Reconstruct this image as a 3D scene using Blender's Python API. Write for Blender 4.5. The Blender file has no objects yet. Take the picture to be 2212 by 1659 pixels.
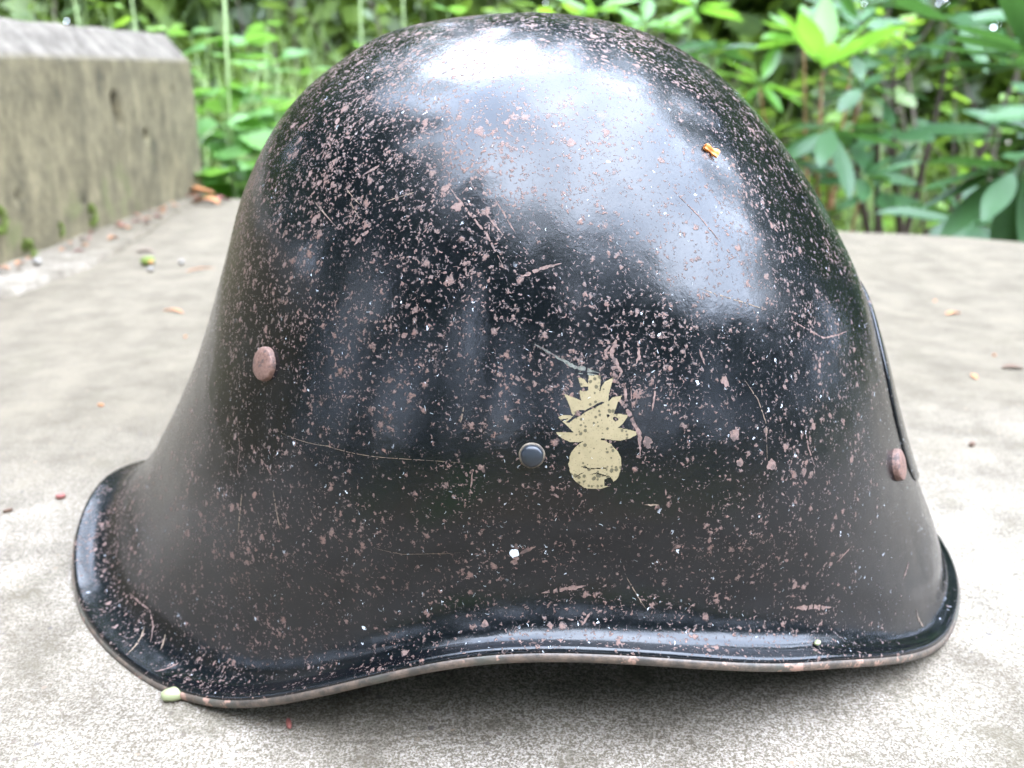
import bpy, bmesh, math, random
import numpy as np
from mathutils import Vector, Matrix, Euler
random.seed(7)
rng = np.random.default_rng(7)
R = math.radians
scn = bpy.context.scene
COL = scn.collection

# ------------------------------------------------------------ camera
cam_data = bpy.data.cameras.new('camera')
cam = bpy.data.objects.new('camera', cam_data)
COL.objects.link(cam)
cam.location = (0, -.31, .163)
cam.rotation_euler = (math.pi / 2 - .33, 0, 0)
cam_data.sensor_width = 36
cam_data.lens = 1985 / 2212 * 36
cam_data.clip_start = .01
cam_data.clip_end = 400
cam_data.dof.use_dof = True
cam_data.dof.focus_distance = .212
cam_data.dof.aperture_fstop = 17
scn.camera = cam

# ------------------------------------------------------------ sky and sun
SUN_EL, SUN_AZ = R(58), R(62)          # azimuth anticlockwise from +X
world = bpy.data.worlds.new('World')
scn.world = world
world.use_nodes = True
wn, wl = world.node_tree.nodes, world.node_tree.links
wn.clear()
w_out = wn.new('ShaderNodeOutputWorld')
w_bg = wn.new('ShaderNodeBackground')
w_bg.inputs['Strength'].default_value = .12
sky = wn.new('ShaderNodeTexSky')
sky.sky_type = 'NISHITA'
sky.sun_disc = False
sky.sun_elevation = SUN_EL
sky.sun_rotation = math.pi / 2 - SUN_AZ
sky.altitude = 50
sky.air_density = 1.0
sky.dust_density = 2.0
w_tc = wn.new('ShaderNodeTexCoord')
w_map = wn.new('ShaderNodeMapping')
w_map.inputs['Scale'].default_value = (1, 1, 2.2)
w_map.inputs['Location'].default_value = (3.1, .4, 0)
w_n = wn.new('ShaderNodeTexNoise')
w_n.inputs['Scale'].default_value = 1.9
w_n.inputs['Detail'].default_value = 6
w_n.inputs['Roughness'].default_value = .55
w_r = wn.new('ShaderNodeMapRange')
w_r.inputs['From Min'].default_value = .42
w_r.inputs['From Max'].default_value = .60
w_r.inputs['To Min'].default_value = .36
w_mix = wn.new('ShaderNodeMix')
w_mix.data_type = 'RGBA'
w_mix.inputs[7].default_value = (245.0, 274.0, 332.0, 1)
w_blue = wn.new('ShaderNodeMix')
w_blue.data_type = 'RGBA'
w_blue.inputs[0].default_value = .5
w_blue.inputs[7].default_value = (115, 160, 250, 1)
wl.new(w_tc.outputs['Generated'], w_map.inputs['Vector'])
wl.new(w_map.outputs['Vector'], w_n.inputs['Vector'])
wl.new(w_n.outputs['Fac'], w_r.inputs['Value'])
wl.new(w_r.outputs['Result'], w_mix.inputs[0])
wl.new(sky.outputs['Color'], w_blue.inputs[6])
wl.new(w_blue.outputs[2], w_mix.inputs[6])
wl.new(w_mix.outputs[2], w_bg.inputs['Color'])
wl.new(w_bg.outputs['Background'], w_out.inputs['Surface'])

sun_data = bpy.data.lights.new('sun', 'SUN')
sun_data.energy = .6
sun_data.angle = R(45)
sun_data.color = (1, .96, .9)
sun = bpy.data.objects.new('sun', sun_data)
COL.objects.link(sun)
_d = Vector((math.cos(SUN_EL) * math.cos(SUN_AZ), math.cos(SUN_EL) * math.sin(SUN_AZ), math.sin(SUN_EL)))
sun.rotation_euler = _d.to_track_quat('Z', 'Y').to_euler()

vs = scn.view_settings
vs.view_transform = 'Standard'
vs.look = 'None'
vs.gamma = 1
vs.exposure = -.6
vs.use_curve_mapping = False
scn.cycles.max_bounces = 8
scn.cycles.diffuse_bounces = 3
scn.cycles.glossy_bounces = 3
scn.cycles.transmission_bounces = 4

# ------------------------------------------------------------ helpers
def props(o, label=None, cat=None, group=None, kind=None):
    for k, v in (('label', label), ('category', cat), ('group', group), ('kind', kind)):
        if v: o[k] = v
    return o

def mesh_obj(name, verts, faces, mat=None, parent=None, smooth=True):
    me = bpy.data.meshes.new(name)
    me.from_pydata([tuple(map(float, v)) for v in verts], [], [tuple(map(int, f)) for f in faces])
    me.update()
    if smooth: me.polygons.foreach_set('use_smooth', [True] * len(me.polygons))
    if mat: me.materials.append(mat)
    return link(name, me, parent)

def link(name, data, parent=None, loc=None, rot=None, scale=None):
    o = bpy.data.objects.new(name, data)
    COL.objects.link(o)
    if parent: o.parent = parent
    if loc is not None: o.location = loc
    if rot is not None: o.rotation_euler = rot
    if scale is not None: o.scale = scale if hasattr(scale, '__len__') else (scale,) * 3
    return o

def empty(name, loc=(0, 0, 0), rz=0, **k):
    o = bpy.data.objects.new(name, None)
    COL.objects.link(o)
    o.location = loc
    o.rotation_euler = (0, 0, rz)
    o.empty_display_size = .02
    return props(o, **k)

class Nodes:
    def __init__(s, name):
        s.m = bpy.data.materials.new(name)
        s.m.use_nodes = True
        s.n, s.l = s.m.node_tree.nodes, s.m.node_tree.links
        s.b = s.n['Principled BSDF']
        s.out = s.n['Material Output']
    def new(s, t, **kw):
        n = s.n.new(t)
        for k, v in kw.items(): setattr(n, k, v)
        return n
    def put(s, sock, v):
        if hasattr(v, 'is_linked') or isinstance(v, bpy.types.NodeSocket): s.l.new(v, sock)
        elif v is not None: sock.default_value = v
    def math(s, op, a, b=None, c=None, clamp=False):
        n = s.new('ShaderNodeMath', operation=op, use_clamp=clamp)
        s.put(n.inputs[0], a)
        if b is not None: s.put(n.inputs[1], b)
        if c is not None: s.put(n.inputs[2], c)
        return n.outputs[0]
    def mix(s, f, a, b):
        n = s.new('ShaderNodeMix', data_type='RGBA')
        s.put(n.inputs[0], f)
        s.put(n.inputs[6], (*a, 1) if isinstance(a, tuple) and len(a) == 3 else a)
        s.put(n.inputs[7], (*b, 1) if isinstance(b, tuple) and len(b) == 3 else b)
        return n.outputs[2]
    def noise(s, vec, scale, detail=2, rough=.5, out='Fac', dist=0):
        n = s.new('ShaderNodeTexNoise')
        s.put(n.inputs['Vector'], vec)
        n.inputs['Scale'].default_value = scale
        n.inputs['Detail'].default_value = detail
        n.inputs['Roughness'].default_value = rough
        n.inputs['Distortion'].default_value = dist
        return n.outputs[out]
    def voro(s, vec, scale, feature='F1'):
        n = s.new('ShaderNodeTexVoronoi', feature=feature)
        s.put(n.inputs['Vector'], vec)
        n.inputs['Scale'].default_value = scale
        return n
    def ramp(s, v, a, b, lo=0., hi=1., smooth=False):
        n = s.new('ShaderNodeMapRange')
        if smooth: n.interpolation_type = 'SMOOTHSTEP'
        s.put(n.inputs[0], v)
        for i, x in enumerate((a, b, lo, hi)): s.put(n.inputs[i + 1], x)
        return n.outputs[0]
    def coord(s, kind='Object'):
        return s.new('ShaderNodeTexCoord').outputs[kind]
    def bump(s, h, strength, dist, prev=None):
        n = s.new('ShaderNodeBump')
        n.inputs['Strength'].default_value = strength
        n.inputs['Distance'].default_value = dist
        s.put(n.inputs['Height'], h)
        if prev is not None: s.put(n.inputs['Normal'], prev)
        return n.outputs[0]
    def warp(s, vec, scale, amt):
        n = s.new('ShaderNodeTexNoise')
        s.put(n.inputs['Vector'], vec)
        n.inputs['Scale'].default_value = scale
        n.inputs['Detail'].default_value = 2
        a = s.new('ShaderNodeVectorMath', operation='SUBTRACT')
        s.l.new(n.outputs['Color'], a.inputs[0]); a.inputs[1].default_value = (.5,) * 3
        b = s.new('ShaderNodeVectorMath', operation='SCALE')
        s.l.new(a.outputs[0], b.inputs[0]); b.inputs['Scale'].default_value = amt
        c = s.new('ShaderNodeVectorMath', operation='ADD')
        s.put(c.inputs[0], vec); s.l.new(b.outputs[0], c.inputs[1])
        return c.outputs[0]
    def set(s, **kw):
        for k, v in kw.items(): s.put(s.b.inputs[k.replace('_', ' ')], v)
        return s.m

def C4(c): return (*c, 1)

# ------------------------------------------------------------ materials
def spots(k, vec, scale, rmax, power, dens, soft=.17):
    """irregular round flecks of random size; dens scales the radius"""
    v = k.voro(vec, scale)
    sep = k.new('ShaderNodeSeparateColor')
    k.l.new(v.outputs['Color'], sep.inputs[0])
    r = k.math('POWER', sep.outputs[0], power)
    r = k.math('MULTIPLY', r, rmax)
    r = k.math('MULTIPLY', r, dens)
    d = k.math('SUBTRACT', r, v.outputs['Distance'])
    return k.ramp(d, 0., soft), sep.outputs[1]

def mat_paint():
    k = Nodes('chipped_black_paint')
    co = k.coord()
    w = k.warp(k.warp(co, 700, .0022), 2200, .0013)
    sx = k.new('ShaderNodeSeparateXYZ'); k.l.new(co, sx.inputs[0])
    up = k.ramp(sx.outputs[2], .085, .150)
    back = k.ramp(sx.outputs[0], .05, -.08)
    crown = k.math('MULTIPLY', up, k.math('ADD', k.math('MULTIPLY', back, .75), .35))
    patch = k.math('ADD', k.math('MULTIPLY', k.noise(co, 32, 3, .6), .55), k.math('MULTIPLY', k.noise(co, 120, 3, .6), .45))
    dens = k.math('ADD', k.ramp(patch, .36, .64, .62, 1.08), k.math('MULTIPLY', crown, .26))
    # the front lower part and the rim channel are cleaner
    clean = k.math('MULTIPLY', k.ramp(sx.outputs[0], .075, .12), k.ramp(sx.outputs[2], .12, .06))
    dens = k.math('SUBTRACT', dens, k.math('MULTIPLY', clean, .4))
    a, ra = spots(k, w, 370, .47, 3.0, dens)
    b, rb = spots(k, w, 760, .50, 1.7, dens)
    c, rc = spots(k, w, 1100, .50, 1.1, k.math('MULTIPLY', dens, dens))
    big = k.math('MULTIPLY', k.ramp(k.noise(co, 75, 6, .72), .66, .69), k.ramp(dens, .8, 1.25))
    rust = k.math('MAXIMUM', k.math('MAXIMUM', a, b), k.math('MAXIMUM', k.math('MULTIPLY', c, .95), k.math('MULTIPLY', big, .85)), clamp=True)
    rcol = k.mix(k.noise(co, 1500, 2), (.10, .056, .044), (.27, .185, .155))
    rcol = k.mix(k.math('MULTIPLY', rb, .5), rcol, (.19, .090, .062))
    # paint: very slightly varied blue black with faint greyish scuffing
    scuff = k.ramp(k.noise(co, 38, 5, .65), .5, .75)
    pcol = k.mix(scuff, (.0022, .0028, .0038), (.0065, .0075, .009))
    # silvery pinpricks and lint
    st = k.new('ShaderNodeMapping'); k.l.new(w, st.inputs[0]); st.inputs['Scale'].default_value = (1, .8, .6)
    lint, _ = spots(k, st.outputs[0], 640, .20, 3.6, 1.0, .03)
    lint = k.math('MULTIPLY', lint, k.ramp(k.noise(co, 60, 2), .45, .6))
    fuzz = k.ramp(k.noise(co, 3200, 2, .7), .34, .60, .45, 1.)
    rust = k.math('MULTIPLY', rust, fuzz)
    col = k.mix(rust, pcol, rcol)
    col = k.mix(lint, col, (.62, .64, .66))
    rough = k.math('ADD', k.ramp(k.noise(co, 260, 4, .6), .3, .7, .13, .21), k.math('MULTIPLY', scuff, .06))
    rough = k.math('ADD', rough, k.math('MULTIPLY', rust, .42))
    hair = k.noise(co, 900, 4, .6)
    n = k.bump(k.noise(co, 30, 3, .6), .5, .0013)
    n = k.bump(hair, .10, .0004, n)
    n = k.bump(rust, .55, .00018, n)
    k.put(k.b.inputs['Specular IOR Level'], k.ramp(rust, 0, 1, .5, .2))
    return k.set(Base_Color=col, Roughness=rough, Normal=n, IOR=1.46)

def mat_rim():
    k = Nodes('bare_brown_rim')
    co = k.coord()
    f = k.noise(co, 260, 5, .7)
    col = k.mix(k.ramp(f, .40, .62), (.034, .027, .020), (.105, .072, .050))
    col = k.mix(k.ramp(k.noise(co, 55, 3), .5, .64), col, (.055, .052, .038))
    col = k.mix(k.ramp(k.noise(co, 120, 4, .7), .57, .61), col, (.24, .14, .10))
    n = k.bump(k.noise(co, 1200, 3), .5, .0003)
    return k.set(Base_Color=col, Roughness=.5, Normal=n)

def mat_rust(name, lo, hi, rough=.7):
    k = Nodes(name)
    co = k.coord()
    f = k.noise(co, 1300, 4, .7)
    col = k.mix(k.ramp(f, .35, .65), lo, hi)
    col = k.mix(k.ramp(k.noise(co, 420, 4, .7), .53, .60, 0, .75), col, (.035, .024, .020))
    n = k.bump(f, .8, .0004)
    return k.set(Base_Color=col, Roughness=rough, Normal=n)

def mat_emblem():
    k = Nodes('aged_gold_transfer')
    co = k.coord()
    w = k.warp(co, 3000, .0003)
    base = k.mix(k.noise(co, 500, 4, .6), (.165, .128, .062), (.265, .21, .115))
    s1, _ = spots(k, w, 950, .56, 1.2, k.ramp(k.noise(co, 220, 2), .35, .6, .6, 1.2), .14)
    s2, _ = spots(k, w, 2400, .5, 1.2, 1.0, .2)
    col = k.mix(k.math('MULTIPLY', s1, .95), base, (.045, .036, .014))
    col = k.mix(k.math('MULTIPLY', s2, .55), col, (.085, .07, .03))
    return k.set(Base_Color=col, Roughness=.55)

def mat_slab():
    k = Nodes('weathered_concrete')
    co = k.coord()
    sx = k.new('ShaderNodeSeparateXYZ'); k.l.new(co, sx.inputs[0])
    g1 = k.noise(k.warp(co, 300, .001), 1500, 3, .75)
    g2 = k.noise(co, 620, 4, .7)
    m1 = k.noise(co, 34, 5, .68)
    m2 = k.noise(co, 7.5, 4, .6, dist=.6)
    # pale lichen / laitance crust broken by dark sand grain
    crust = k.ramp(k.math('ADD', k.math('MULTIPLY', g1, .62), k.math('MULTIPLY', g2, .38)), .455, .57)
    keep = k.ramp(k.math('ADD', k.math('MULTIPLY', m1, .55), k.math('MULTIPLY', m2, .45)), .40, .56, .28, 1.0)
    # less crust farther back: damp staining plus tree shade put into the colour
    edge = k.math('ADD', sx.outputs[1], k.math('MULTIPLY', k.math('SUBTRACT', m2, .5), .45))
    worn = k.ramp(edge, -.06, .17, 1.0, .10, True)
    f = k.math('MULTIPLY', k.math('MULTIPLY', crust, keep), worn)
    body = k.mix(k.ramp(m1, .35, .65), (.085, .066, .040), (.135, .107, .068))
    body = k.mix(k.ramp(g2, .60, .72), body, (.10, .09, .075))
    col = k.mix(f, body, (.42, .362, .298))
    speck, rs = spots(k, k.warp(co, 900, .0012), 330, .33, 3.2, 1.0, .06)
    col = k.mix(k.math('MULTIPLY', speck, .8), col, k.mix(rs, (.07, .06, .055), (.24, .17, .11)))
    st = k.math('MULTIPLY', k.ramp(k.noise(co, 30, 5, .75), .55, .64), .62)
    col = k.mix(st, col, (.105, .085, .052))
    n = k.bump(g1, .75, .0012)
    n = k.bump(g2, .6, .0016, n)
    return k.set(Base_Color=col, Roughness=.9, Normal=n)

def mat_block():
    k = Nodes('stained_block_concrete')
    co = k.coord()
    mp = k.new('ShaderNodeMapping'); k.l.new(co, mp.inputs[0]); mp.inputs['Scale'].default_value = (1, 1, .28)
    streak = k.math('ADD', k.math('MULTIPLY', k.noise(mp.outputs[0], 42, 5, .7, dist=1.2), .4), k.math('MULTIPLY', k.noise(co, 34, 6, .75), .6))
    m = k.noise(co, 14, 4, .6)
    g = k.noise(co, 260, 4, .7)
    sx = k.new('ShaderNodeSeparateXYZ'); k.l.new(co, sx.inputs[0])
    col = k.mix(k.ramp(streak, .35, .65), (.036, .029, .012), (.185, .150, .080))
    col = k.mix(k.ramp(k.math('ADD', k.math('MULTIPLY', m, .3), sx.outputs[1]), .72, 1.12), col, (.235, .205, .14))
    top = k.ramp(sx.outputs[2], .170, .178)
    tcol = k.mix(k.ramp(k.noise(co, 40, 4, .7), .4, .62), (.070, .057, .042), (.145, .122, .094))
    col = k.mix(top, col, tcol)
    col = k.mix(k.ramp(g, .58, .68, 0, .7), col, (.07, .065, .045))
    moss = k.math('MULTIPLY', k.ramp(k.noise(co, 24, 3), .56, .66), k.ramp(sx.outputs[2], .10, .0))
    col = k.mix(k.math('MULTIPLY', moss, .6), col, (.10, .115, .03))
    n = k.bump(g, .6, .0015)
    return k.set(Base_Color=col, Roughness=.93, Normal=n)

def mat_soil():
    k = Nodes('garden_soil')
    co = k.coord()
    c = k.mix(k.ramp(k.noise(co, 5, 5, .7), .35, .65), (.09, .065, .04), (.22, .17, .10))
    c = k.mix(k.ramp(k.noise(co, 1.2, 3), .48, .60), c, (.07, .11, .03))
    n = k.bump(k.noise(co, 30, 4), .8, .03)
    return k.set(Base_Color=c, Roughness=.95, Normal=n)

def mat_leaf(name, dark, light, trans=(.20, .36, .05), rough=.38, tf=.32, spec=.5):
    k = Nodes(name)
    info = k.new('ShaderNodeObjectInfo')
    geo = k.new('ShaderNodeNewGeometry')
    rnd = k.math('FRACT', k.math('ADD', info.outputs['Random'], k.math('MULTIPLY', geo.outputs['Random Per Island'], 3.7)))
    c = k.mix(rnd, dark, light)
    c = k.mix(k.math('MULTIPLY', k.ramp(k.noise(k.coord(), 40, 3), .35, .65), .3), c, tuple(min(1, x * 1.5) for x in light))
    k.set(Base_Color=c, Roughness=rough)
    k.b.inputs['Specular IOR Level'].default_value = spec
    t = k.new('ShaderNodeBsdfTranslucent')
    t.inputs[0].default_value = C4(trans)
    mx = k.new('ShaderNodeMixShader')
    mx.inputs[0].default_value = tf
    k.l.new(k.b.outputs[0], mx.inputs[1]); k.l.new(t.outputs[0], mx.inputs[2])
    k.l.new(mx.outputs[0], k.out.inputs['Surface'])
    return k.m

def mat_plain(name, col, rough=.7, var=.35, scale=200):
    k = Nodes(name)
    c = k.mix(k.noise(k.coord(), scale, 3), tuple(x * (1 - var) for x in col), tuple(min(1, x * (1 + var)) for x in col))
    return k.set(Base_Color=c, Roughness=rough)

M = dict(
    paint=mat_paint(), rim=mat_rim(), emblem=mat_emblem(), slab=mat_slab(), block=mat_block(), soil=mat_soil(),
    rust=mat_rust('rust_rivet', (.095, .045, .030), (.21, .115, .085), .6),
    scar=mat_rust('rust_scar', (.085, .045, .034), (.20, .125, .10)),
    tan=mat_rust('tan_scratch', (.11, .07, .045), (.23, .165, .11)),
    grey=mat_rust('grey_scuff', (.035, .038, .030), (.14, .14, .11)),
    tanring=mat_rust('worn_ring', (.06, .045, .03), (.16, .125, .085), .5),
    lint=mat_plain('grey_white_lint', (.40, .42, .42), .7, .2),
    dull=mat_plain('dull_black_steel', (.012, .015, .019), .33, .5, 400),
    white=mat_plain('white_paint_spot', (.60, .62, .62), .6, .1),
    lining=mat_plain('dark_inside', (.02, .018, .016), .7),
    broad=mat_leaf('broad_leaf', (.038, .11, .022), (.11, .215, .055), (.20, .40, .055), .45, .38, .4),
    lime=mat_leaf('lime_leaf', (.08, .18, .015), (.16, .28, .03), (.26, .42, .04), .45, .4),
    rhodo=mat_leaf('rhododendron_leaf', (.016, .052, .016), (.045, .108, .036), (.07, .17, .028), .40, .25, .35),
    rhodo_new=mat_leaf('young_rhododendron_leaf', (.05, .155, .018), (.105, .235, .03), (.19, .39, .035), .33, .42),
    small=mat_leaf('shrub_leaf', (.012, .038, .006), (.09, .14, .02), (.13, .21, .022), .4, .38),
    grass=mat_leaf('grass_blade', (.10, .18, .035), (.26, .34, .10), (.26, .38, .08), .5, .3),
    crown=mat_leaf('tree_leaf', (.012, .030, .008), (.035, .065, .018), (.06, .12, .02), .5, .2),
    stem=mat_plain('green_stem', (.20, .27, .10), .6),
    twig=mat_plain('brown_twig', (.055, .038, .026), .85),
    redtwig=mat_plain('reddish_twig', (.24, .12, .05), .7),
    bark=mat_plain('bark', (.07, .055, .042), .95, .4, 20),
    orange=mat_plain('orange_scale', (.62, .19, .025), .38, .35, 500),
    orange_dull=mat_plain('dull_orange_leaf', (.36, .15, .055), .7, .4, 300),
    redbit=mat_plain('red_fragment', (.20, .06, .045), .6, .3, 300),
    brownbit=mat_plain('brown_fragment', (.10, .055, .032), .8, .4, 300),
    green_seed=mat_plain('pale_green_seed', (.21, .22, .11), .4, .15, 400),
    pebble=mat_plain('pale_pebble', (.20, .18, .15), .85, .3, 300),
    moss=mat_plain('moss', (.10, .13, .02), .95, .5, 200),
)
SCR=[
(0.9,'r',[(-77.09,5.532),(-78.17,5.766),(-77.09,5.974),(-77.63,6.065)]),
(0.8,'r',[(-74.78,5.597),(-74.78,5.766),(-75.32,5.87)]),
(0.8,'r',[(-76.81,6.13),(-76.81,6.417)]),
(0.9,'r',[(-78.31,6.196),(-76.81,6.417),(-75.46,6.755),(-75.59,7.041)]),
(0.3,'r',[(-76.14,6.156),(-76.14,6.417)]),
(0.3,'r',[(-75.46,6.143),(-75.59,6.352)]),
(0.5,'r',[(-73.15,6.091),(-73.83,6.43)]),
(0.25,'t',[(-61.19,5.961),(-59.56,6.222),(-58.88,6.508),(-59.42,7.015)]),
(0.5,'r',[(-52.36,6.625),(-52.36,6.846),(-51.68,7.133)]),
(0.5,'t',[(-75.46,7.731),(-73.83,7.718)]),
(0.6,'r',[(-66.9,5.636),(-66.49,5.805)]),
(0.6,'r',[(-147.46,10.816),(-141.21,10.607),(-138.49,10.868),(-135.64,11.349)]),
(0.6,'t',[(-139.31,11.102),(-134.28,11.987)]),
(0.7,'t',[(-135.37,10.842),(-133.33,11.336)]),
(0.45,'t',[(-128.58,7.146),(-127.49,7.77)]),
(0.5,'t',[(-122.19,7.028),(-119.75,7.523)]),
(0.6,'r',[(-125.04,6.69),(-123.01,6.82)]),
(0.13,'t',[(-124.77,6.235),(-119.47,6.326),(-113.77,6.43),(-106.3,6.703),(-94.07,7.12)]),
(0.25,'r',[(-132.65,6.417),(-131.02,6.651),(-130.48,6.963)]),
(0.6,'r',[(-129.39,11.336),(-128.85,12)]),
(0.5,'r',[(-159.96,10.672),(-156.84,10.907)]),
(0.3,'t',[(-118.79,3.658),(-114.99,3.84)]),
(0.25,'r',[(-124.77,3.801),(-118.39,4.074)]),
(0.3,'t',[(-117.16,3.801),(-114.31,3.996)]),
(0.7,'r',[(-116.08,3.528),(-112.82,3.436)]),
(0.9,'r',[(-114.31,4.269),(-113.09,4.178),(-111.59,4.126)]),
(0.5,'r',[(-99.64,3.814),(-93.25,4.426),(-90.81,4.79)]),
(0.4,'r',[(-94.07,4.139),(-90.26,4.53)]),
(0.4,'r',[(-92.3,4.048),(-89.18,4.452)]),
(0.35,'r',[(-65.13,3.866),(-61.87,4.165),(-59.56,4.439)]),
(0.7,'r',[(-88.77,4.933),(-86.19,4.842),(-83.47,4.777)]),
(0.3,'t',[(-125.59,3.788),(-120.15,3.996)]),
(0.5,'r',[(-50.59,5.271),(-44.07,5.454),(-35.51,5.389)]),
(0.5,'r',[(-32.52,9.241),(-36.19,9.527)]),
(0.9,'t',[(-34.29,10.594),(-34.29,10.907),(-33.61,11.336)]),
(0.5,'r',[(-47.06,8.486),(-50.59,8.798)]),
(1.3,'r',[(-58.34,10.009),(-55.62,10.009),(-52.77,10.022)]),
(1.2,'r',[(-45.97,5.675),(-47.74,5.935)]),
(0.25,'t',[(-77.77,9.306),(-75.86,10.23)]),
(1.1,'r',[(-86.46,9.879),(-84.29,9.761),(-81.98,9.631)]),
(0.6,'r',[(-81.57,10.451),(-82.66,11.011)]),
(0.1,'t',[(-105.48,7.978),(-101.54,8.239),(-94.48,8.499)]),
(0.9,'g',[(-84.83,5.805),(-82.52,5.935),(-79.67,6)]),
(0.5,'g',[(-87,5.675),(-83.88,5.857)]),
(0.5,'g',[(-82.11,6.013),(-79.94,6.026)]),
(0.5,'r',[(-93.8,7.211),(-93.93,7.458)]),
(0.4,'t',[(-95.16,6.352),(-95.43,6.547)]),
(0.3,'t',[(-65.27,4.959),(-55.21,5.167)]),
(0.25,'t',[(-109.96,3.853),(-104.67,3.814)]),
(0.9,'r',[(-87,8.525),(-88.77,8.746)]),
]
BLOT=[ ((-124.09,3.983),1.6),((-129.26,3.502),1.2),((-125.86,3.593),1.2),((-145.83,2.981),1.6),((-139.31,8.382),1.7),((-63.64,6.677),2),((-58.88,7.093),2),((-63.36,7.054),1.4),((-100.05,3.84),1.3),((-97.87,4.074),1.6),((-54.81,6.052),0.9),((-103.85,5.037),0.9),((-102.63,5.102),1.1),((-103.85,5.35),1),((-74.64,6.846),1.7),((-64.04,6),1.6),((-89.18,8.955),1),((-92.03,10.79),1.2),((-128.71,2.864),1.4) ]
FLAME= [(-80.89,6.039),(-79.53,6.026),(-79.67,6.156),(-79.8,6.222),(-79.67,6.222),(-79.53,6.169),(-79.12,6.104),(-78.04,6.039),(-78.44,6.156),(-78.72,6.248),(-78.85,6.352),(-78.31,6.287),(-77.63,6.274),(-77.22,6.261),(-77.49,6.313),(-77.77,6.352),(-78.04,6.43),(-78.31,6.508),(-77.63,6.495),(-76.68,6.508),(-76.95,6.56),(-77.36,6.625),(-77.9,6.677),(-76.95,6.69),(-76.27,6.703),(-75.86,6.716),(-75.86,6.755),(-76.54,6.807),(-77.63,6.846),(-78.72,6.846),(-79.8,6.833),(-79.94,6.859),(-81.03,6.872),(-81.16,6.859),(-81.43,6.872),(-82.38,6.898),(-83.2,6.898),(-83.88,6.859),(-84.42,6.82),(-84.69,6.768),(-83.61,6.768),(-82.79,6.768),(-83.2,6.716),(-83.61,6.664),(-84.01,6.625),(-84.42,6.573),(-84.01,6.547),(-83.06,6.547),(-82.66,6.56),(-82.93,6.521),(-83.06,6.456),(-83.34,6.365),(-83.74,6.274),(-83.06,6.3),(-82.38,6.326),(-81.84,6.352),(-81.98,6.274),(-81.98,6.235),(-81.84,6.182),(-81.98,6.13),(-82.11,6.065),(-81.43,6.078),(-81.03,6.143)]
BALL= [(-77.77,7.172),(-77.77,7.211),(-77.9,7.263),(-78.04,7.302),(-78.17,7.354),(-78.44,7.393),(-78.72,7.419),(-78.99,7.458),(-79.26,7.484),(-79.67,7.51),(-79.94,7.523),(-80.35,7.536),(-80.75,7.536),(-81.03,7.536),(-81.43,7.536),(-81.84,7.523),(-82.11,7.497),(-82.38,7.471),(-82.66,7.445),(-82.93,7.406),(-83.06,7.367),(-83.2,7.328),(-83.34,7.289),(-83.34,7.25),(-83.47,7.198),(-83.34,7.159),(-83.34,7.107),(-83.2,7.067),(-83.06,7.028),(-82.79,6.989),(-82.52,6.95),(-82.25,6.924),(-81.98,6.898),(-81.57,6.872),(-81.3,6.859),(-80.89,6.846),(-80.48,6.846),(-80.07,6.846),(-79.8,6.859),(-79.4,6.859),(-79.12,6.885),(-78.72,6.898),(-78.58,6.937),(-78.31,6.963),(-78.04,7.002),(-77.9,7.041),(-77.77,7.08),(-77.77,7.12)]
CHIPS=[[(-81.84,6.182),(-81.03,6.169),(-81.03,6.222),(-81.57,6.235),(-81.98,6.222)],[(-82.66,6.534),(-82.38,6.482),(-81.98,6.469),(-81.43,6.469),(-80.62,6.417),(-80.07,6.378),(-79.53,6.352),(-79.26,6.365),(-79.67,6.391),(-80.35,6.43),(-81.43,6.495),(-81.98,6.547),(-82.66,6.586),(-83.2,6.638),(-83.61,6.638),(-83.06,6.586)],[(-78.44,6.547),(-78.17,6.534),(-77.77,6.56),(-77.9,6.586),(-78.17,6.599),(-78.44,6.573)],[(-79.12,6.521),(-78.99,6.508),(-78.72,6.521),(-78.99,6.56)],[(-84.15,6.599),(-83.34,6.586),(-83.47,6.599),(-84.01,6.625)],[(-78.99,7.354),(-78.72,7.406),(-78.85,7.458),(-79.26,7.484),(-79.67,7.484),(-79.67,7.393)],[(-82.25,7.224),(-81.57,7.224),(-81.3,7.25),(-79.26,7.224),(-79.26,7.237),(-81.3,7.263)],[(-82.79,7.38),(-82.25,7.328),(-81.71,7.302),(-81.71,7.302),(-82.25,7.341),(-82.66,7.38)],[(-81.3,7.341),(-80.48,7.302),(-79.67,7.328),(-78.99,7.354),(-79.67,7.346),(-80.48,7.316999999999999)]]
TREES = [  # azimuth from the helmet, distance, elevation of the top, crown half width
    (-175, 7.5, 50, 3.1), (-152, 7.5, 50, 3.1), (-130, 7.5, 49, 3.0), (-108, 8, 47, 3.0), (-86, 8, 46, 3.0), (-64, 8, 39, 3.0), (-42, 9, 33, 3.0), (-20, 11, 16, 3.0),
    (36, 8, 38, 2.6), (54, 8, 44, 2.8), (74, 8, 48, 2.8), (92, 9, 46, 2.5), (111, 10, 41, 2.2), (130, 8, 42, 2.4), (148, 7.5, 50, 2.8), (166, 7.5, 51, 3.1), (3, 13, 14, 3), (20, 12, 18, 2.6),
]
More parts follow.
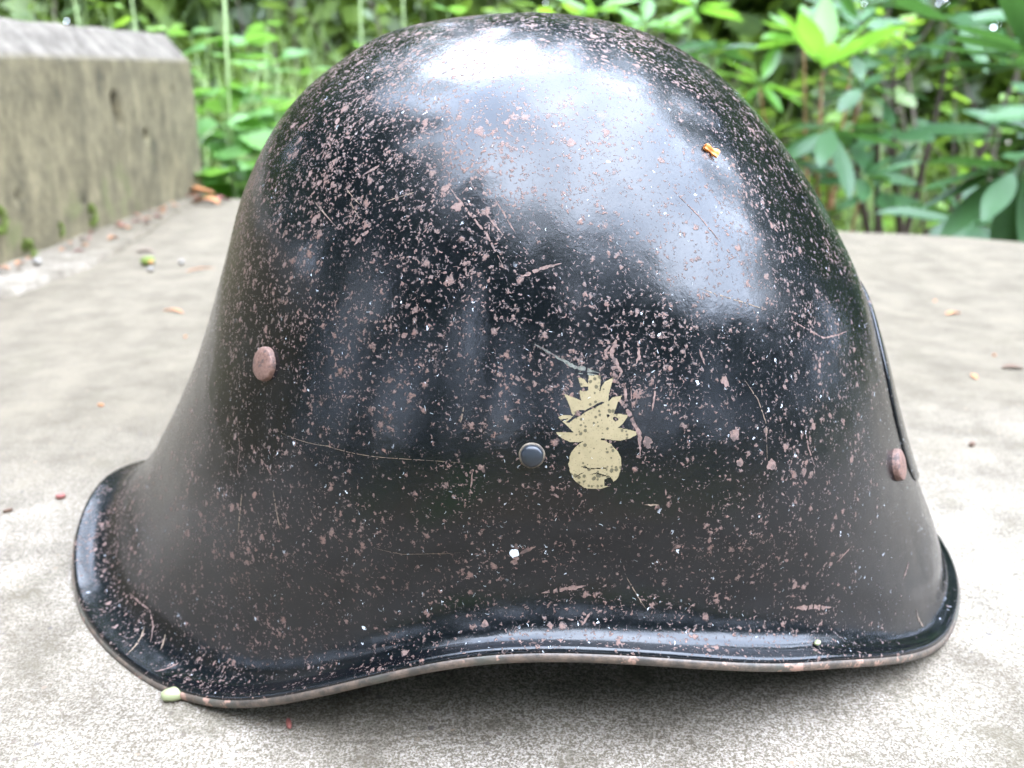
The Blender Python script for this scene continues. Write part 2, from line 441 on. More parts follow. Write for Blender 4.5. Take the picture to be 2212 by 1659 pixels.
# ------------------------------------------------------------ mesh builders
def tube_geo(pts, radii, sides=6, V=None, F=None):
    V = [] if V is None else V; F = [] if F is None else F
    pts = [Vector(p) for p in pts]
    base = len(V)
    for i, p in enumerate(pts):
        t = (pts[min(i + 1, len(pts) - 1)] - pts[max(i - 1, 0)]).normalized()
        a = t.orthogonal().normalized(); b = t.cross(a)
        r = radii[i] if hasattr(radii, '__len__') else radii
        for j in range(sides):
            w = 2 * math.pi * j / sides
            V.append(p + (a * math.cos(w) + b * math.sin(w)) * r)
    for i in range(len(pts) - 1):
        for j in range(sides):
            k = (j + 1) % sides
            F.append((base + i * sides + j, base + i * sides + k, base + (i + 1) * sides + k, base + (i + 1) * sides + j))
    F.append(tuple(base + j for j in range(sides))[::-1])
    F.append(tuple(base + (len(pts) - 1) * sides + j for j in range(sides)))
    return V, F

def leaf_mesh(name, mat, L, W, shape='ellipse', fold=.25, droop=.2, wave=0., seed=0, n=9, teeth=0.):
    r = random.Random(seed)
    V, F = [], []
    stalk = .10
    for i in range(n + 1):
        t = i / n
        x = L * t
        s = max(0., (t - stalk) / (1 - stalk))
        if shape == 'ellipse': w = math.sin(math.pi * min(1, s * .97 + .0)) ** .8
        elif shape == 'ovate': w = (math.sin(math.pi * s ** .62)) ** .9 if s > 0 else 0
        elif shape == 'heart': w = (1 - s) ** .75 * min(1, s * 7) ** .6 * 1.05
        else: w = math.sin(math.pi * s) ** .6
        w = max(w, .03 if t < 1 else .0) * W / 2
        if teeth and i % 2: w *= 1 - teeth
        z = -droop * L * t * t + wave * L * math.sin(t * 7 + seed)
        for q in (-1, -.5, 0, .5, 1):
            V.append((x, q * w, z + abs(q) * fold * w + wave * w * math.sin(5 * t + q * 2)))
    for i in range(n):
        for j in range(4):
            a = i * 5 + j
            F.append((a, a + 1, a + 6, a + 5))
    me = bpy.data.meshes.new(name)
    me.from_pydata(V, [], F)
    me.polygons.foreach_set('use_smooth', [True] * len(F))
    me.materials.append(mat)
    return me

def frame(d, roll=0., up=Vector((0, 0, 1))):
    x = Vector(d).normalized()
    y = up.cross(x)
    if y.length < .05: y = Vector((0, 1, 0)).cross(x)
    y.normalize(); z = x.cross(y)
    m = Matrix((x, y, z)).transposed()
    return (m @ Matrix.Rotation(roll, 3, 'X')).to_euler()

LEAF = {
    'rhodo': [leaf_mesh('leaf', M['rhodo'], 1, w, 'ellipse', f, d, .015, s) for s, (w, f, d) in enumerate([(.27, .25, .12), (.30, .12, .22), (.25, .35, .05)])],
    'new': [leaf_mesh('leaf', M['rhodo_new'], 1, w, 'ellipse', f, d, .02, s) for s, (w, f, d) in enumerate([(.30, .2, .10), (.34, .35, .2), (.27, .3, -.05)])],
    'broad': [leaf_mesh('leaf', M['broad'], 1, w, 'ovate', f, d, .03, s, 10, .10) for s, (w, f, d) in enumerate([(.80, .15, .2), (.72, .3, .1), (.88, .1, .3)])],
    'lime': [leaf_mesh('leaf', M['lime'], 1, w, 'ovate', f, d, .03, s) for s, (w, f, d) in enumerate([(.6, .2, .15), (.7, .1, .25)])],
    'small': [leaf_mesh('leaf', M['small'], 1, w, 'ellipse', f, d, .02, s, 6) for s, (w, f, d) in enumerate([(.45, .3, .1), (.5, .1, .2), (.38, .2, .0)])],
}

def add_leaf(parent, kind, p, d, L, r, roll=None):
    return link('leaf', r.choice(LEAF[kind]), parent, p, frame(d, r.uniform(-.5, .5) if roll is None else roll), L)

def whorl(parent, kind, p, axis, n, L, r, lift=.25, spread=1.0):
    ax = Vector(axis).normalized()
    a = ax.orthogonal().normalized(); b = ax.cross(a)
    ph = r.random() * 6.28
    for i in range(n):
        w = ph + i * 2.399 + r.uniform(-.15, .15)
        li = lift + r.uniform(-.35, .25)
        d = (a * math.cos(w) + b * math.sin(w)) * spread + ax * li
        add_leaf(parent, kind, Vector(p) + ax * (i * .0012), d, L * r.uniform(.72, 1.12), r)

def shrub(name, label, cat, base, tips, r, stem_mat='twig', group=None, rad=.006):
    """tips: (point, axis, kind, n, leaf length). World coordinates; the thing sits at its base."""
    root = empty(name, base, label=label, cat=cat, group=group)
    B = Vector(base)
    V, F = [], []
    for tip in tips:
        p = Vector(tip[0]) - B
        mid = Vector((p.x * .35 + r.uniform(-.03, .03), p.y * .35 + r.uniform(-.03, .03), p.z * .5))
        pts = [Vector((r.uniform(-.02, .02), r.uniform(-.02, .02), -.02)), mid * .5, mid, (mid + p) / 2 + Vector((r.uniform(-.015, .015), r.uniform(-.015, .015), 0)), p]
        tube_geo(pts, [rad * 1.5, rad * 1.3, rad, rad * .75, rad * .45], 6, V, F)
    mesh_obj('stem', V, F, M[stem_mat], root)
    for tip in tips:
        whorl(root, tip[2], Vector(tip[0]) - B, tip[1], tip[3], tip[4], r, *(tip[5:] if len(tip) > 5 else ()))
    return root

# ------------------------------------------------------------ ground
GZ = -.45
def sheet(name, x0, x1, y0, y1, n, mat, fz, kind='structure'):
    xs, ys = np.linspace(x0, x1, n), np.linspace(y0, y1, n)
    V = [(x, y, fz(x, y)) for y in ys for x in xs]
    F = [(j * n + i, j * n + i + 1, (j + 1) * n + i + 1, (j + 1) * n + i) for j in range(n - 1) for i in range(n - 1)]
    return props(mesh_obj(name, V, F, mat), kind=kind)
sheet('garden_ground', -160, 160, -160, 160, 120, M['soil'],
      lambda x, y: GZ + .02 * math.sin(x * 3.1) * math.sin(y * 2.3))

# ------------------------------------------------------------ slab
slab_out = [(-1.3, -.255), (.64, -.255), (.635, .30), (.618, .42), (.585, .52), (.548, .577), (.512, .607), (.490, .620), (.473, .632), (.453, .641),
            (.432, .649), (.411, .656), (.388, .661), (.366, .667), (.25, .71), (.10, .765), (-.10, .84), (-.25, .892), (-.354, .926), (-.41, .95), (-.60, 1.02), (-1.3, 1.25)]
def build_slab():
    bm = bmesh.new()
    vs_ = [bm.verts.new((x, y, 0)) for x, y in slab_out]
    f = bm.faces.new(vs_)
    ex = bmesh.ops.extrude_face_region(bm, geom=[f])
    for v in [g for g in ex['geom'] if isinstance(g, bmesh.types.BMVert)]: v.co.z -= .11
    bmesh.ops.recalc_face_normals(bm, faces=bm.faces)
    top = [e for e in bm.edges if all(abs(v.co.z) < 1e-6 for v in e.verts)]
    bmesh.ops.bevel(bm, geom=top, offset=.007, segments=4, profile=.6, affect='EDGES')
    me = bpy.data.meshes.new('concrete_slab'); bm.to_mesh(me); bm.free()
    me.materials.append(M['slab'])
    return props(link('concrete_slab', me), kind='structure')
slab = build_slab()
# the masonry the slab lies on
V, F = [], []
inner = [(x * .93 - .01, y * .93 - .02) for x, y in slab_out]
n = len(inner)
for z in (-.1105, GZ - .05):
    V += [(x, y, z) for x, y in inner]
F = [(i, (i + 1) % n, n + (i + 1) % n, n + i) for i in range(n)]
props(mesh_obj('slab_base', V, F, M['block'], smooth=False), kind='structure')

# ------------------------------------------------------------ concrete block on the slab
def build_block():
    root = empty('concrete_block', (-.52, .45, 0), label='weathered grey concrete block with chamfered top, standing on the slab at left', cat='block')
    ny, nz = 260, 60
    y0, y1, xf, xb = -.10, .985, .100, -.22          # local x of the face towards the helmet
    def h(y, z):
        d = .0006 * math.sin(y * 51 + z * 13) + .0005 * math.sin(y * 23 - z * 71)
        for (py, pz, a, b, dep) in ((.706, .128, .0050, .0080, .030), (.711, .114, .0040, .009, .026), (.782, .090, .0050, .005, .014), (.80, .055, .003, .003, .004),
                                    (.48, .06, .003, .004, .005), (.60, .04, .003, .003, .004), (.885, .138, .004, .005, .004), (.455, .095, .004, .006, .005)):
            d -= dep * math.exp(-((y - py) / a) ** 2 - ((z - pz) / b) ** 2)
        return d
    prof = []                                        # (x, z) section, up the face, over the chamfer, across the top
    for i in range(nz): prof.append((xf, .001 + .172 * i / (nz - 1), 1))
    for i in range(1, 9):
        t = i / 8; prof.append((xf - .002 - .026 * t, .1745 + .031 * t, 0))
    for i in range(1, 8): prof.append((xf - .030 - .25 * i / 7, .2065, 0))
    prof.append((xb - .06, .001, 0))
    V, F = [], []
    m = len(prof)
    rr = random.Random(3)
    for j in range(ny):
        y = y0 + (y1 - y0) * j / (ny - 1)
        e = max(0, y - (y1 - .035)) / .035             # rounded and chamfered far end
        for (x, z, fl) in prof:
            dx = h(y, z) if fl else .0005 * math.sin(y * 90 + z * 50)
            zz = z - .024 * e * e * max(0, (z - .14) / .066)
            V.append((x + dx - .009 * e * e, y - .45, zz + (.0006 * math.sin(y * 60) if z > .15 else 0)))
    for j in range(ny - 1):
        for i in range(m - 1):
            a = j * m + i
            F.append((a, a + 1, a + 1 + m, a + m))
    F.append(tuple(range(m - 1, -1, -1))); F.append(tuple((ny - 1) * m + i for i in range(m)))
    o = mesh_obj('block_body', V, F, M['block'], root, True)
    # mortar fillet along the foot
    pts = [(-.372, -.10), (-.378, .20), (-.381, .357), (-.370, .437), (-.366, .515), (-.374, .60), (-.384, .68), (-.400, .80), (-.411, .90), (-.416, .945)]
    V, F = [], []
    xs = np.interp(np.linspace(-.1, .945, 160), [p[1] for p in pts], [p[0] for p in pts])
    for y, x in zip(np.linspace(-.1, .945, 160), xs):
        x += .0015 * math.sin(y * 70) + .001 * math.sin(y * 173)
        lo = -.424
        for t, z in ((0, .011), (.25, .0072), (.6, .0052), (.97, .0052), (1.0, .0002)):
            V.append((lo + (x - lo) * t + .52, y - .45, z + (.0006 * math.sin(y * 130 + t * 9) if z > .002 else -.003)))
    for j in range(159):
        for i in range(4):
            a = j * 5 + i; F.append((a, a + 5, a + 6, a + 1))
    mesh_obj('mortar_fillet', V, F, M['slab'], root)
    return root
block = build_block()

# ------------------------------------------------------------ helmet
YAW, XO = -.06033, .00582
Zk = np.array([1, .975, .91, .82, .70, .57, .44, .32, .205, .105, .038, .006, .003])
Ze = np.array([1, .975, .91, .82, .70, .57, .44, .33, .235, .155, .085, .024, .005])
HF = np.array([.03147, .05534, .07356, .09076, .10498, .11513, .12214, .12873, .13514, .14112, .14557, .14864])
HR = np.array([.03883, .06089, .07783, .09019, .0981, .1062, .1142, .12266, .1306, .13822, .14902, .1605])
HS = np.array([.04009, .06616, .08525, .09888, .10852, .11453, .1183, .1199, .1188, .1192, .1220, .1263])
HZ = np.array([-.0012, -.0012, .0196, .0308, .0017, -.0012, .0115])
HTOP, RIMH = .17958, .0043
NK = len(Zk)
def _crv(k, us):
    n = len(k) - 2
    i = np.clip(us.astype(int), 0, n - 2); t = us - i
    a, b, c, d = k[i], k[i + 1], k[i + 2], k[i + 3]
    return .5 * (2 * b + (c - a) * t + (2 * a - 5 * b + 4 * c - d) * t * t + (3 * b - a - 3 * c + d) * t ** 3)
def _prof(r, us):
    r = np.concatenate([[-r[0]], [0], r, [2 * r[-1] - r[-2]]]); return _crv(r, us)
def zrim(th):
    a = np.abs((th + np.pi) % (2 * np.pi) - np.pi) / (np.pi / 6)
    return np.maximum(_crv(np.concatenate([[HZ[1]], HZ, [HZ[-2]]]), np.minimum(a, 5.9999)), -.0014)
UPTURN = .08                     # below this the section runs out in one smooth curve to a slightly upturned lip
def _sec(c, s, zr, us):
    r = np.where(c > 0, _prof(HF, us), _prof(HR, us)), _prof(HS, us)
    zp = sum(_crv(np.concatenate([[q[1]], q, [2 * q[-1] - q[-2]]]), us) * w for q, w in ((Zk, s * s), (Ze, c * c)))
    return np.stack([r[0] * c, r[1] * s, zr + RIMH + (HTOP - zr - RIMH) * zp], -1)
def shell(th, us):
    """helmet surface; th (radians, 0 = front) and us (0 crown .. 12 rim) arrays of equal shape"""
    th, us = np.broadcast_arrays(np.asarray(th, float), np.clip(np.asarray(us, float), 0, NK - 1.0001))
    c, s = np.cos(th), np.sin(th)
    zr = zrim(th)
    UB = 8.4 * s * s + 10.5 * c * c
    P = _sec(c, s, zr, np.minimum(us, UB))
    ub = UB
    p0 = _sec(c, s, zr, ub)
    t0 = p0 - _sec(c, s, zr, ub - .05)
    t0 /= np.linalg.norm(t0, axis=-1)[..., None]
    p1 = _sec(c, s, zr, np.full(us.shape, NK - 1.0001))
    p1[..., 2] = zr + RIMH
    d = (p1 - p0) * [1, 1, 0]
    L = np.linalg.norm(p1 - p0, axis=-1)[..., None]
    t1 = d / (np.linalg.norm(d, axis=-1)[..., None] + 1e-9) + np.array([0, 0, 1.]) * (UPTURN * c * c)[..., None]
    t1 /= np.linalg.norm(t1, axis=-1)[..., None]
    hl = np.linalg.norm(d, axis=-1)[..., None]
    a, b = p0 + t0 * L * .48, p1 - t1 * np.minimum(hl * (.85 - .25 * c * c)[..., None], L * .50)
    t = np.clip((us - UB) / (NK - 1 - UB), 0, 1)[..., None]
    B = p0 * (1 - t) ** 3 + 3 * a * t * (1 - t) ** 2 + 3 * b * t * t * (1 - t) + p1 * t ** 3
    return np.where((us > UB)[..., None], B, P)
def shell_n(th, us):
    th, us = np.asarray(th, float), np.asarray(us, float)
    e = 1e-3
    a = shell(th + e, us) - shell(th - e, us); b = shell(th, us + e) - shell(th, us - e)
    n = np.cross(b, a)
    return n / np.linalg.norm(n, axis=-1)[..., None]
def on(thdeg, u, off=0.):
    t = np.radians(np.asarray(thdeg, float)); u = np.asarray(u, float)
    return shell(t, u) + shell_n(t, u) * off

helmet = empty('steel_helmet', (XO, 0, 0), YAW, label='black steel helmet with rust flecks and a gold flaming grenade emblem, lying on the slab', cat='helmet')
NT = 420
TH = np.linspace(-np.pi, np.pi, NT, endpoint=False)
US = np.concatenate([np.linspace(.04, 8.5, 120), np.linspace(8.5, NK - 1.0001, 70)[1:]])
def build_shell():
    T, U = np.meshgrid(TH, US, indexing='ij')
    P = shell(T, U)
    rows = [P[:, i] for i in range(P.shape[1])]
    c, s = np.cos(TH), np.sin(TH)
    edge = P[:, -1]
    def ex(o, z): return edge + np.stack([o * c, o * s, np.full(NT, z)], -1)
    for o, z in ((.0005, 0), (.0009, -.0002), (.0012, -.0005), (.00145, -.0010), (.0015, -.0016), (.0012, -.0019), (.0002, -.0020)): rows.append(ex(o, z))
    # back up the inside of the steel
    inn = []
    for u in np.linspace(NK - 1.2, .3, 40):
        inn.append(shell(TH, np.full(NT, u)) - shell_n(TH, np.full(NT, u)) * .0013)
    nb = len(rows)
    rows += inn
    V = np.concatenate([[[0, 0, HTOP]]] + rows + [[[0, 0, HTOP - .0014]]])
    F, m = [], NT
    for j in range(m): F.append((0, 1 + j, 1 + (j + 1) % m))
    for r in range(len(rows) - 1):
        for j in range(m):
            a, b = 1 + r * m + j, 1 + r * m + (j + 1) % m
            F.append((a, a + m, b + m, b))
    last = len(V) - 1
    for j in range(m): F.append((last, last - m + (j + 1) % m, last - m + j))
    o = mesh_obj('shell', V, F, M['paint'], helmet)
    o.data.materials.append(M['lining'])
    idx = np.zeros(len(F), int); idx[m + (nb - 1) * m:] = 1
    o.data.polygons.foreach_set('material_index', idx)
    # rolled bead along the whole edge
    rows = [ex(o_, z_) for o_, z_ in ((.0012, -.0013), (.0016, -.0014), (.0020, -.0019), (.0021, -.0028), (.0018, -.0036), (.0009, -.0042), (-.0002, -.0040), (-.0007, -.0034), (-.0006, -.0025), (-.0001, -.0018), (.0006, -.0014))]
    V = np.concatenate(rows); k = len(rows)
    F = [(r * m + j, ((r + 1) % k) * m + j, ((r + 1) % k) * m + (j + 1) % m, r * m + (j + 1) % m) for r in range(k) for j in range(m)]
    mesh_obj('rolled_rim', V, F, M['rim'], helmet)
build_shell()

def pip(px, py, poly):
    inside = np.zeros(px.shape, bool)
    n = len(poly)
    for i in range(n):
        x1, y1 = poly[i]; x2, y2 = poly[(i + 1) % n]
        if y1 == y2: continue
        c = ((y1 > py) != (y2 > py)) & (px < (x2 - x1) * (py - y1) / (y2 - y1) + x1)
        inside ^= c
    return inside
def patch(name, t0, t1, u0, u1, nt, nu, inside, mat, off=.00012, parent=None):
    ts, uu = np.linspace(t0, t1, nt + 1), np.linspace(u0, u1, nu + 1)
    T, U = np.meshgrid((ts[1:] + ts[:-1]) / 2, (uu[1:] + uu[:-1]) / 2, indexing='ij')
    keep = inside(T, U)
    TT, UU = np.meshgrid(ts, uu, indexing='ij')
    P = on(TT, UU, off).reshape(-1, 3)
    used, V, F = {}, [], []
    for i, j in np.argwhere(keep):
        q = []
        for a, b in ((i, j), (i, j + 1), (i + 1, j + 1), (i + 1, j)):
            key = a * (nu + 1) + b
            if key not in used: used[key] = len(V); V.append(P[key])
            q.append(used[key])
        F.append(tuple(q))
    return mesh_obj(name, V, F, mat, parent)

def emblem_in(T, U):
    k = pip(T, U, FLAME) | pip(T, U, BALL)
    for c in CHIPS: k &= ~pip(T, U, c)
    w = np.sin(T * 61 + U * 37) * np.sin(T * 23 - U * 91) + .6 * np.sin(T * 151 + U * 203)
    low = (U > 7.42) & (w > 1.35)
    return k & ~low
emb = patch('grenade_emblem', -84.9, -75.2, 5.9, 7.75, 190, 230, emblem_in, M['emblem'], .00010, helmet)

def ribbon(pts, width, mat, name, jag=.35, seed=0):
    """a scratch: a tapering strip of uneven width lying on the steel"""
    r = random.Random(seed)
    pts = np.array(pts, float)
    P = on(pts[:, 0], pts[:, 1])
    seg = np.linalg.norm(np.diff(P, axis=0), axis=1); s = np.concatenate([[0], np.cumsum(seg)])
    n = max(8, int(s[-1] / .00045))
    q = np.linspace(0, s[-1], n)
    t, u = np.interp(q, s, pts[:, 0]), np.interp(q, s, pts[:, 1])
    C_ = on(t, u, .00007); N_ = shell_n(np.radians(t), u)
    D = np.gradient(C_, axis=0); D /= np.linalg.norm(D, axis=1)[:, None] + 1e-12
    S = np.cross(N_, D)
    V, F = [], []
    for i in range(n):
        e = min(1, 4 * min(i, n - 1 - i) / n + .15)
        a, b = (width / 2000 * e * (1 + r.uniform(-jag, jag) * 1.6) for _ in range(2))
        V += [C_[i] - S[i] * a, C_[i] + S[i] * b]
    for i in range(n - 1):
        if r.random() < .10: continue
        F.append((2 * i, 2 * i + 1, 2 * i + 3, 2 * i + 2))
    return mesh_obj(name, V, F, mat, helmet)
for i, (w, k, pts) in enumerate(SCR):
    ribbon(pts, w * .85, M[{'r': 'scar', 't': 'tan', 'g': 'grey'}[k]], 'scratch', seed=i)

def blot(t, u, rad, mat, name, seed, off=.00006, stretch=1.):
    r = random.Random(seed)
    p = on(t, u); n = shell_n(math.radians(t), u)
    # metric step per degree / per u
    dt = np.linalg.norm(on(t + .1, u) - p) / .1; du = np.linalg.norm(on(t, u + .05) - p) / .05
    ph = [(r.uniform(0, 6.28), r.uniform(.05, .26) / (1 + .35 * m_)) for m_ in range(7)]
    V, F = [p + n * off], []
    N = 48
    rings = 3
    for g in range(1, rings + 1):
        for i in range(N):
            a = 2 * math.pi * i / N
            q = 1 + sum(am * math.sin((k + 2) * a * 1.0 + f) for k, (f, am) in enumerate(ph)) * .7 + r.uniform(-.06, .06)
            q *= rad / 1000 * g / rings
            V.append(on(t + math.cos(a) * q / dt, u + math.sin(a) * q * stretch / du, off))
    for i in range(N): F.append((0, 1 + i, 1 + (i + 1) % N))
    for g in range(rings - 1):
        for i in range(N):
            a, b = 1 + g * N + i, 1 + g * N + (i + 1) % N
            F.append((a, a + N, b + N, b))
    return mesh_obj(name, V, F, mat, helmet)
for i, ((t, u), rad) in enumerate(BLOT):
    blot(t, u, rad * .70, M['scar'], 'rust_patch', i + 5)
blot(-89.18, 8.70, 1.05, M['white'], 'paint_spot', 4, .00016, 1.15)['label'] = 'small chipped white paint spot'
blot(-88.98, 8.84, .62, M['scar'], 'rust_patch', 21, .00022, 1.0)
ribbon([(-105.9, 9.82), (-105.3, 9.96)], .8, M['white'], 'white_nick', .1, 3)

def rivet(t, u, rad, height, mat, ring=None, flat=.6, label=None):
    p = on(t, u); n = Vector(shell_n(math.radians(t), u))
    x = Vector((0, 0, 1)).cross(n).normalized(); y = n.cross(x)
    def rev(prof, name, m, par, base):
        V, F = [], []
        N = 40
        for r_, h_ in prof:
            for i in range(N):
                a = 2 * math.pi * i / N
                wob = 1 + .012 * math.sin(3 * a + t) + .01 * math.sin(7 * a)
                V.append(base + x * (math.cos(a) * r_ * wob) + y * (math.sin(a) * r_ * wob) + n * h_)
        for g in range(len(prof) - 1):
            for i in range(N):
                a, b = g * N + i, g * N + (i + 1) % N
                F.append((a, b, b + N, a + N))
        F.append(tuple(range((len(prof) - 1) * N, len(prof) * N)))
        return mesh_obj(name, V, F, m, par)
    P = Vector(p)
    prof = [(rad * 1.0, -.0006), (rad * 1.0, height * .25), (rad * .97, height * .5)]
    for i in range(1, 9):
        a = i / 8 * math.pi / 2
        prof.append((rad * (.97 * math.cos(a * .985)), height * (.5 + .5 * math.sin(a) ** flat)))
    o = rev(prof, 'rivet', mat, helmet, P)
    if label: o['label'] = label
    if ring: rev([(rad * 1.17, -.0004), (rad * 1.15, .00010), (rad * 1.08, .0003), (rad * .98, .0003)], 'rivet_washer', ring, o, P)
    return o
rivet(-128.85, 5.55, .0045, .0018, M['rust'], None, .6, 'rusty flat domed rivet')
rivet(-87.28, 7.08, .0026, .0020, M['dull'], M['tanring'], .8, 'small black domed rivet in a worn ring')
rivet(-27.5, 7.45, .0048, .0021, M['rust'], None, .6, 'rusty rivet beside the front plate')

def lint(n):
    q = random.Random(77)
    V, F = [], []
    for i in range(n):
        t, u = q.uniform(-165, -15), q.uniform(2.5, 11.2)
        if q.random() < .4: t, u = q.gauss(-90, 26), q.uniform(5.0, 10)
        if not -175 < t < -5: continue
        p, nn = on(t, u, .00012), shell_n(math.radians(t), u)
        a = np.cross(nn, (0, 0, 1)); a /= np.linalg.norm(a); b = np.cross(nn, a)
        w = q.uniform(0, 6.28); L = q.uniform(.00025, .0008) * (1.6 if q.random() < .12 else 1); hw = q.uniform(.00002, .00006); bend = q.uniform(-1, 1)
        s = len(V)
        for k in range(4):
            x = (k / 3 - .5) * L; y = bend * .35 * L * (4 * (k / 3 - .5) ** 2)
            d = a * (x * math.cos(w) - y * math.sin(w)) + b * (x * math.sin(w) + y * math.cos(w))
            e = (-a * math.sin(w) + b * math.cos(w)) * hw
            V += [p + d - e, p + d + e]
        for k in range(3): F.append((s + 2 * k, s + 2 * k + 1, s + 2 * k + 3, s + 2 * k + 2))
    o = mesh_obj('lint_fibres', V, F, M['lint'], helmet)
    o['kind'] = 'stuff'; o['label'] = 'tiny white lint fibres and nicks on the paint'
lint(420)

# raised oval badge plate over the front
def build_plate():
    def half(u):                                  # half width in degrees
        s = (u - 7.02) / 1.82
        return 21.5 * math.sqrt(max(0, 1 - abs(s) ** 3.0))
    us = 7.02 + 1.82 * np.sin(np.linspace(-math.pi / 2, math.pi / 2, 60))
    nt = 60
    V, F = [], []
    for layer, off in enumerate((.0010, .0001)):
        for u in us:
            h = half(u)
            for j in range(nt + 1):
                s = -1 + 2 * j / nt
                e = min(1, (1 - abs(s)) * 9) ** .5 if layer == 0 else 1
                eu = min(1, (1 - abs((u - 7.02) / 1.83)) * 10) ** .5 if layer == 0 else 1
                V.append(on(s * h, u, off * (.35 + .65 * min(e, eu)) if layer == 0 else off))
    w = nt + 1; m = len(us) * w
    for i in range(len(us) - 1):
        for j in range(nt):
            a = i * w + j
            F.append((a, a + w, a + w + 1, a + 1)); F.append((m + a, m + a + 1, m + a + w + 1, m + a + w))
    for i in range(len(us) - 1):
        for j in (0, nt):
            a = i * w + j; F.append((a, a + w, m + a + w, m + a))
    for j in range(nt):
        for i in (0, len(us) - 1):
            a = i * w + j; F.append((a, a + 1, m + a + 1, m + a))
    o = mesh_obj('badge_plate', V, F, M['paint'], helmet)
    bm = bmesh.new(); bm.from_mesh(o.data); bmesh.ops.remove_doubles(bm, verts=bm.verts, dist=1e-6); bmesh.ops.recalc_face_normals(bm, faces=bm.faces); bm.to_mesh(o.data); bm.free()
    o['label'] = 'oval raised plate on the front of the helmet'
build_plate()

# ------------------------------------------------------------ bits lying about
def world_on(t, u, off=0.):
    v = Vector(on(t, u, off)); v.rotate(Euler((0, 0, YAW)))
    n = Vector(shell_n(math.radians(t), u)); n.rotate(Euler((0, 0, YAW)))
    return v + Vector((XO, 0, 0)), n

def bud_scale():
    p, n = world_on(-53.72, 3.385, .0001)
    V, F = [], []
    N = 14
    for i in range(N + 1):
        s = i / N
        w = (.00085 + .0005 * s - .0006 * math.exp(-((s - .5) / .16) ** 2)) * (min(1, s * 7 + .35) if s < .5 else 1)
        for j in range(7):
            q = -1 + j / 3
            V.append(((s - .5) * .0041, q * w, .0011 - .0009 * q * q + .0003 * s + .0002 * math.sin(9 * s)))
    for i in range(N):
        for j in range(6):
            a = i * 7 + j; F.append((a, a + 7, a + 8, a + 1))
    b = len(V)
    V += [(x, y, z - .0005) for x, y, z in V[:b]]
    F += [tuple(b + k for k in reversed(f)) for f in F[:]]
    rim_ = [i * 7 for i in range(N + 1)] + [N * 7 + j for j in range(1, 7)] + [i * 7 + 6 for i in range(N - 1, -1, -1)] + [j for j in range(5, 0, -1)]
    for i in range(len(rim_)):
        a, c = rim_[i], rim_[(i + 1) % len(rim_)]; F.append((a, c, b + c, b + a))
    o = mesh_obj('bud_scale', V, F, M['orange'])
    x = Vector((.62, .25, -.60)); x = (x - n * x.dot(n)).normalized(); y = n.cross(x)
    o.matrix_world = Matrix.Translation(p) @ Matrix((x, y, n)).transposed().to_4x4()
    props(o, 'glossy orange bud scale stuck on the upper right of the helmet dome', 'bud scale')
bud_scale()

def ellip(name, loc, size, mat, label, cat, rz=0, tilt=0, seed=0, group=None, lump=.08):
    r = random.Random(seed)
    bm = bmesh.new(); bmesh.ops.create_icosphere(bm, subdivisions=2, radius=1)
    ph = [r.uniform(0, 6) for _ in range(3)]
    for v in bm.verts:
        f = 1 + lump * (math.sin(v.co.x * 4 + ph[0]) + math.sin(v.co.y * 5 + ph[1]) * math.cos(v.co.z * 4 + ph[2]))
        v.co = Vector((v.co.x * size[0] * f, v.co.y * size[1] * f, v.co.z * size[2] * f))
    me = bpy.data.meshes.new(name); bm.to_mesh(me); bm.free()
    me.polygons.foreach_set('use_smooth', [True] * len(me.polygons)); me.materials.append(mat)
    return props(link(name, me, None, loc, (tilt, 0, rz)), label, cat, group)

def curled(name, loc, L, W, mat, label, cat, rz=0, seed=0, group=None, curl=.35):
    r = random.Random(seed)
    V, F = [], []
    N = 8
    for lay in (0, .0004):
        for i in range(N + 1):
            s = i / N
            w = W / 2 * (math.sin(math.pi * min(1, .12 + s * .84)) ** .7) * r.uniform(.85, 1.1)
            for q in (-1, 0, 1):
                V.append(((s - .5) * L, q * w + L * .12 * math.sin(3 * s), .0003 + lay + abs(q) * w * curl + L * .10 * math.sin(math.pi * s) * curl))
    for i in range(N):
        for j in range(2):
            a = i * 3 + j; b = a + 3 * (N + 1)
            F += [(a, a + 1, a + 4, a + 3), (b, b + 3, b + 4, b + 1)]
    o = mesh_obj(name, V, F, mat)
    o.location = loc; o.rotation_euler = (0, 0, rz)
    return props(o, label, cat, group)

ellip('seed', (-.0925, -.1005, .0019), (.0030, .0022, .0019), M['green_seed'], 'pale green seed on the slab, touching the helmet rim at lower left', 'seed', .2)
p, n = world_on(-56.71, 11.4, .0006)
ellip('seed', p, (.0011, .0008, .0006), M['green_seed'], 'tiny yellowish seed caught on the helmet brim at lower right', 'seed', .8)
ellip('berry_fragment', (-.181, .024, .0011), (.0019, .0014, .0011), M['redbit'], 'small red berry fragment on bare concrete left of the helmet', 'fragment', .3)
ellip('berry_fragment', (-.196, .012, .0008), (.0018, .0007, .0008), M['brownbit'], 'dark purplish crumb just left of the red berry fragment', 'fragment', .5)
curled('dead_leaf', (.2875, .192, 0), .0115, .0045, M['brownbit'], 'curled dark brown leaf piece on the slab at the right edge', 'leaf piece', -.25, 2)
curled('orange_flake', (.310, .316, 0), .012, .004, M['orange_dull'], 'thin orange plant flake at right, farthest from the camera', 'leaf piece', .3, 3)
curled('orange_flake', (.2590, .177, 0), .008, .0035, M['orange_dull'], 'short orange flake left of the curled dark brown leaf piece', 'leaf piece', 1.2, 4)
ellip('seed', (.210, .078, .0012), (.0018, .0012, .0012), M['brownbit'], 'dark brown seed on the slab right of the helmet badge plate', 'seed', .6)
ellip('bark_crumb', (-.0585, -.111, .0009), (.0007, .0022, .0009), M['redbit'], 'upright reddish bark crumb in front of the helmet at left', 'crumb', .35)
